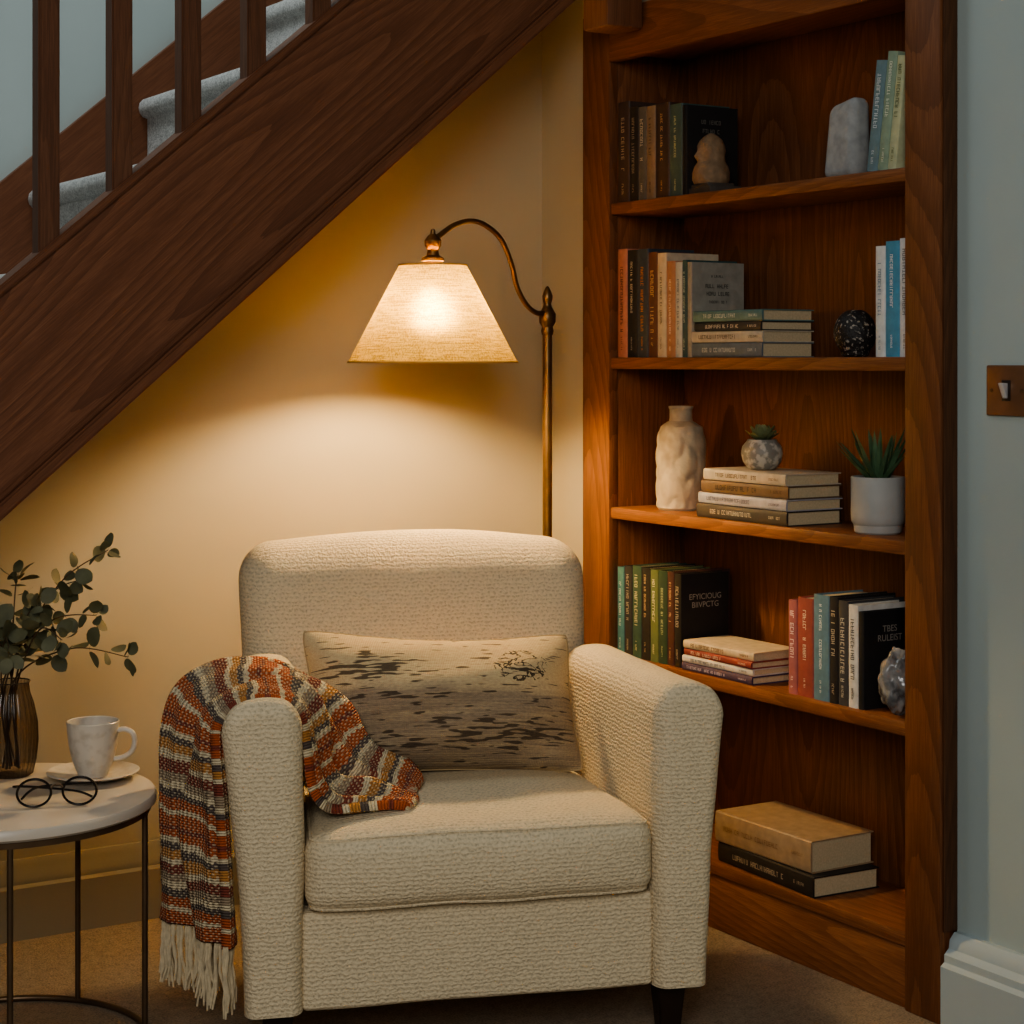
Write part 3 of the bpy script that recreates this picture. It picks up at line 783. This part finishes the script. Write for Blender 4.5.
for i, p in enumerate(flat):
    a, b, amp = Vector(p[:3]), Vector(p[3:6]), p[6]
    tan = (centers[min(i + 1, len(flat) - 1)] - centers[max(i - 1, 0)]).normalized()
    nrm = (b - a).normalized().cross(tan).normalized()
    if i: s_acc += (centers[i] - centers[i - 1]).length
    g_ = max(0, (i / (len(flat) - 1) - .62) / .38)
    r = []
    for j in range(NTT + 1):
        t = j / NTT; e = abs(2 * t - 1)
        nz = noise.noise(Vector((t * 3.4, s_acc * 6, 4.2))); n2 = noise.noise(Vector((t * 7, s_acc * 9, 1.2)))
        fold = math.sin(t * 2 * PI * 2.2 + .6 + s_acc * 2.2 + 2.4 * nz)
        fold = math.copysign(abs(fold) ** .75, fold)
        off = amp * (1.05 * fold + .40 * math.sin(t * 2 * PI * 4.4 + s_acc * 5 + 2 * nz) + .60 + .9 * nz + .35 * n2)
        off *= math.sin(PI * min(1, t * 7 + .03) / 2)
        sway = Vector((0, .010 * noise.noise(Vector((s_acc * 7, 1, 8))), 0)) * (1 - t) + Vector((0, .016 * noise.noise(Vector((s_acc * 6, 5, 2))), 0)) * t
        pull = Vector((-.008 * g_ * e ** 3 + .012 * g_ * nz, 0, -.008 * g_ * e ** 4 * (t > .5)))
        r.append((bm.verts.new(a.lerp(b, t) + nrm * off + sway + pull), t * .36, s_acc))
    rows.append(r)
for A, B in zip(rows, rows[1:]):
    for j in range(NTT):
        q = (A[j], A[j + 1], B[j + 1], B[j]); f = bm.faces.new([x[0] for x in q])
        for lp, x in zip(f.loops, q): lp[uvl].uv = (x[1], x[2])
hem = [(r[0].co.copy()) for r in rows[0]]
bo = obj('knit', bm, M['blanket'], bl, ang=180)
so = bo.modifiers.new('thick', 'SOLIDIFY'); so.thickness = .014; so.offset = 0
rg = random.Random(11)
for k in range(24):
    t = k / 23 * NTT; i = min(int(t), NTT - 1); p = hem[i].lerp(hem[i + 1], t - i)
    bm = nb()
    for q in range(4):
        o = Vector((rg.uniform(-.003, .003), rg.uniform(-.003, .003), 0)); L = rg.uniform(.080, .102); dx, dy = rg.uniform(-.009, .009), rg.uniform(-.006, .006)
        pts = [p + o * .5 + Vector((0, 0, .004))] + [p + o * (.6 + f) + Vector((dx * f * f + .002 * math.sin(f * 9 + q), dy * f * f, -L * f)) for f in (.12, .3, .5, .75, 1)]
        tube(bm, pts, [.0032, .0027, .0024, .0023, .0022, .0014], 6)
    obj('tassel', bm, M['fringe'], bl)

# ------------------------------------------------------------------ floor lamp
LP = Vector((2.03, 3.14, 0)); LS = Vector((1.706, 3.03, 0)); off = LS - LP
lp = thing('floor_lamp', 'brass floor lamp with curved arm and glowing linen shade', 'lamp', tuple(LP))
bm = nb(); lathe(bm, [(0, 0), (.095, 0), (.098, .006), (.094, .014), (.06, .020), (.03, .026), (.016, .034), (.013, .05), (0, .05)], 48); obj('base', bm, M['brass'], lp)
bm = nb(); lathe(bm, [(.0095, .045), (.0095, 1.12), (0, 1.12)], 20); obj('pole', bm, M['brass'], lp)
bm = nb(); lathe(bm, [(0, 1.10), (.011, 1.10), (.013, 1.108), (.011, 1.116), (.0165, 1.125), (.017, 1.142), (.0125, 1.150), (.009, 1.156), (.0075, 1.162), (.010, 1.170), (.0105, 1.178), (.007, 1.188), (.003, 1.196), (0, 1.198)], 28); obj('finial', bm, M['brass'], lp)
AP = [(0, 312), (.1, 313), (.2, 304), (.28, 287), (.33, 264), (.42, 240), (.55, 226), (.68, 221), (.82, 225), (.93, 234), (1.0, 240)]
pts = []
for s, py in AP:
    dep = 3.739 + (3.474 - 3.739) * s; pts.append((off.x * s, off.y * s, zat(py, dep)))
bm = nb(); tube(bm, smoothpts(pts, 6), .0052, 12); obj('arm', bm, M['brass'], lp)
bm = nb(); ZR = 1.046; ZT = 1.226
lathe(bm, [(0, ZT - .03), (.013, ZT - .03), (.017, ZT - .02), (.017, ZT + .006), (.021, ZT + .008), (.021, ZT + .013), (.012, ZT + .018), (.010, ZT + .028), (.0155, ZT + .036), (.016, ZT + .046), (.010, ZT + .054), (.005, ZT + .058), (.004, ZT + .066), (0, ZT + .068)], 28, (off.x, off.y, 0)); obj('socket', bm, M['brass'], lp)
bm = nb()
lathe(bm, [(.157 + (.0625 - .157) * k / 8, ZR + (ZT - ZR) * k / 8) for k in range(9)], 72)
sh = obj('lamp_shade', bm, M['shade'], lp, loc=(off.x, off.y, 0))
for r, z in ((.1572, ZR), (.0627, ZT)):
    bm = nb(); tube(bm, [(r * math.cos(2 * PI * k / 72), r * math.sin(2 * PI * k / 72), z) for k in range(72)], .0020, 8, True); obj('shade_trim', bm, plain('shade_binding', '#c9a468', .8), sh)
bm = nb()
for k in range(3):
    a = 2 * PI * k / 3; tube(bm, [(off.x + .014 * math.cos(a), off.y + .014 * math.sin(a), ZT - .004), (off.x + .0615 * math.cos(a), off.y + .0615 * math.sin(a), ZT - .001)], .0016, 6)
obj('shade_ring', bm, M['brass'], lp)
bm = nb(); lathe(bm, [(0, .118), (.012, .118), (.012, .085)], 20, (0, 0, 0)); obj('bulb_cap', bm, M['brass'], lp, loc=(off.x, off.y, ZR + .038))
bm = nb(); lathe(bm, [(.011, .085), (.013, .075), (.022, .058)] + [(.029 * math.sin(a), .04 - .029 * math.cos(a)) for a in [PI * (1 - k / 10) * .72 for k in range(0, 11)]], 28)
obj('bulb', bm, M['bulb'], lp, loc=(off.x, off.y, ZR + .038))

# ------------------------------------------------------------------ side table
Rv = Vector((RX, RY, 0)); Fv = Vector((FX, FY, 0))
TZ = .388; TC = Vector((.842, 2.83, 0))
tb = thing('side_table', 'round pale marble side table on thin bronze legs', 'table', tuple(TC))
bm = nb(); lathe(bm, [(0, TZ - .018), (.226, TZ - .018), (.231, TZ - .014), (.231, TZ - .004), (.228, TZ), (0, TZ)], 96); obj('table_top', bm, M['marble'], tb)
bm = nb(); lathe(bm, [(.212, TZ - .028), (.222, TZ - .028), (.222, TZ - .0185), (.212, TZ - .0185), (.212, TZ - .028)], 96); bmesh.ops.remove_doubles(bm, verts=bm.verts[:], dist=1e-6); obj('apron_ring', bm, M['bronze'], tb)
bm = nb(); tube(bm, [(.217 * math.cos(2 * PI * k / 96), .217 * math.sin(2 * PI * k / 96), .0055) for k in range(96)], .005, 10, True); obj('foot_ring', bm, M['bronze'], tb)
for k in range(5):
    a = 2 * PI * k / 5; p = Rv * (.217 * math.cos(a)) + Fv * (.217 * math.sin(a))
    bm = nb(); tube(bm, [(p.x, p.y, .006), (p.x, p.y, TZ - .027)], .0045, 12); obj('leg', bm, M['bronze'], tb)
CP = onz(93, 773, TZ + .010); CP.z = TZ
sc = tag(obj('saucer', lathe(nb(), [(0, 0), (.032, 0), (.035, .002), (.055, .007), (.072, .013), (.0725, .0145), (.071, .0152), (.054, .0095), (.033, .0055), (0, .005)], 64), M['ceramic'], loc=tuple(CP)), 'white saucer under the coffee cup on the side table', 'saucer')
cu = thing('coffee_cup', 'white coffee cup with curved handle standing on its saucer', 'cup', (CP.x, CP.y, CP.z + .0054), -TH)
bm = nb(); lathe(bm, [(0, .002), (.018, .002), (.0195, 0), (.022, .0005), (.0235, .004), (.028, .014), (.0335, .030), (.0375, .05), (.0405, .078), (.0412, .0865), (.040, .0875), (.0385, .0865), (.036, .055), (.030, .022), (.02, .008), (0, .006)], 56); obj('body', bm, M['ceramic'], cu)
hp_ = smoothpts([(.0395, 0, .072), (.050, 0, .074), (.062, 0, .068), (.066, 0, .055), (.062, 0, .041), (.050, 0, .031), (.0335, 0, .027)], 6)
bm = nb(); tube(bm, hp_, .0042, 10); obj('handle', bm, M['ceramic'], cu)
bm = nb(); lathe(bm, [(0, .072), (.0375, .072), (.0375, .0725), (0, .0728)], 40); obj('coffee', bm, plain('black_coffee', '#241308', .15), cu)
gc = onz(57, 808, TZ)
gl = thing('eyeglasses', 'round dark rimmed eyeglasses with folded temples on the side table', 'glasses', (gc.x, gc.y, TZ), -TH + math.radians(14))
lr = .0245; tilt = math.radians(-48)
def gp(x, z): return Vector((x, -z * math.sin(tilt), .0035 + z * math.cos(tilt)))
for s in (-1, 1):
    ring = [gp(s * .033 + lr * math.cos(2 * PI * k / 40), lr + lr * math.sin(2 * PI * k / 40)) for k in range(40)]
    bm = nb(); tube(bm, ring, .0019, 8, True); rm = obj('rim', bm, M['frame'], gl)
    bm = nb(); f = [bm.verts.new(p) for p in ring]; bm.faces.new(f); obj('lens', bm, M['lens'], rm, smooth=False)
    tp = gp(s * .0585, lr + .012); zz = .020 if s > 0 else .013
    pts = [tp, tp + Vector((s * .004, .004, .0)), tp + Vector((s * -.008, .012, -.002)), Vector((s * .020, tp.y + .018, tp.z * .55 + zz * .45)), Vector((s * -.030, tp.y + .022 + s * .003, zz)), Vector((s * -.052, tp.y + .024 + s * .003, .003))]
    bm = nb(); tube(bm, smoothpts(pts, 6), .0018, 8); obj('temple', bm, M['frame'], gl)
bm = nb(); tube(bm, smoothpts([gp(-.0095, lr + .006), gp(-.004, lr + .013), gp(.004, lr + .013), gp(.0095, lr + .006)], 5), .0018, 8); obj('bridge', bm, M['bronze'], gl)
VP = Vector((.893, 2.957, TZ))
va = thing('glass_vase', 'smoky ribbed glass vase holding eucalyptus on the side table', 'vase', tuple(VP))
def rib(a, z): return 1 + .045 * abs(math.cos(a * 13)) - .03
bm = nb(); lathe(bm, [(0, .0005), (.030, .0005), (.035, .004), (.040, .025), (.043, .055), (.042, .085), (.036, .115), (.030, .132), (.0285, .145), (.030, .15)], 208, rf=rib)
obj('body', bm, M['smoke'], va, ang=60)
bm = nb(); tube(bm, [(.030 * rib(2 * PI * k / 208, 0) * math.cos(2 * PI * k / 208), .030 * rib(2 * PI * k / 208, 0) * math.sin(2 * PI * k / 208), .15) for k in range(208)], .0011, 6, True); obj('lip', bm, plain('dark_glass_lip', '#4d433b', .15), va)
ends = [(108, 550, 2.96, 'tallest'), (78, 580, 3.02, 'upright'), (128, 657, 2.90, 'low drooping rightmost'), (96, 615, 2.96, 'arching'), (18, 575, 3.03, 'leftmost visible'), (62, 640, 2.86, 'short front'), (40, 605, 2.92, 'middle bushy'), (-45, 580, 2.84, 'half hidden'), (10, 655, 2.85, 'lowest')]
for qi, (px, py, dep, nm) in enumerate(ends):
    rg = random.Random(qi * 13 + 2); tip = atd(px, py, dep)
    b0 = VP + Vector((rg.uniform(-.012, .012), rg.uniform(-.012, .012), .012)); nk = VP + Vector((rg.uniform(-.012, .012), rg.uniform(-.012, .012), .150))
    mid = nk.lerp(tip, .5) + Vector((0, 0, .03 + .02 * rg.random()))
    pth = [Vector(p) for p in smoothpts([b0, nk, mid, tip], 10)]
    br = thing('eucalyptus_branch', f'{nm} eucalyptus branch with round leaves in the smoky vase', 'branch', tuple(b0), group='eucalyptus branches in the glass vase')
    bm = nb(); tube(bm, pth, [.0019 - .0012 * i / len(pth) for i in range(len(pth))], 6); obj('stem', bm, M['stem'], br, world=True)
    bm = nb(); n0 = 14; k = 0
    for i in range(n0, len(pth)):
        if (i - n0) % 3 and i < len(pth) - 1: continue
        t = (pth[min(i + 1, len(pth) - 1)] - pth[i - 1]).normalized(); s = t.cross(Vector((rg.uniform(-.4, .4), rg.uniform(-.4, .4), 1))).normalized(); u = s.cross(t)
        a0 = k * 1.3 + rg.random(); k += 1
        for sg in (0, PI):
            d = (s * math.cos(a0 + sg) + u * math.sin(a0 + sg) + t * .5).normalized()
            R0 = rg.uniform(.014, .022) * (1 - .38 * (i - n0) / (len(pth) - n0))
            nr = d.cross(Vector((rg.uniform(-1, 1), rg.uniform(-1, 1), rg.uniform(-.2, 1)))).normalized(); w = nr.cross(d)
            c = pth[i] + d * (R0 + .005); cv = bm.verts.new(c - nr * .002)
            rim = [bm.verts.new(c + d * R0 * math.cos(2 * PI * q / 14) * (1.12 if q in (0,) else 1) + w * R0 * .82 * math.sin(2 * PI * q / 14) + nr * .0012 * math.cos(4 * PI * q / 14)) for q in range(14)]
            for q in range(14): bm.faces.new((cv, rim[q], rim[(q + 1) % 14]))
            a_, b_ = bm.verts.new(pth[i] - w * .0006), bm.verts.new(pth[i] + w * .0006); bm.faces.new((a_, b_, rim[7]))
    obj('foliage', bm, M['euc'], br, world=True, ang=80)

# ------------------------------------------------------------------ light
def area(name, loc, target, size, energy, color):
    d = bpy.data.lights.new(name, 'AREA'); d.size = size; d.energy = energy; d.color = color
    o = bpy.data.objects.new(name, d); COL.objects.link(o); o.location = loc
    o.rotation_euler = (Vector(target) - Vector(loc)).to_track_quat('-Z', 'Y').to_euler(); return o
area('room_fill', (-.7, -.6, 2.0), (1.75, 2.4, .6), 1.3, 52, (1, .965, .92))  # added soft fill from behind the camera, no window there
area('stairwell_fill', (.9, 3.3, 3.1), (1.2, 3.85, 1.4), .7, 16, (.90, .97, 1))  # added cool fill to brighten the far wall and steps
w = bpy.data.worlds.new('world'); SC.world = w; w.use_nodes = True
w.node_tree.nodes['Background'].inputs[0].default_value = (.85, .88, .9, 1); w.node_tree.nodes['Background'].inputs[1].default_value = .04
try:
    SC.view_settings.view_transform = 'AgX'; SC.view_settings.look = 'AgX - Medium High Contrast'
except Exception as e: print(e)
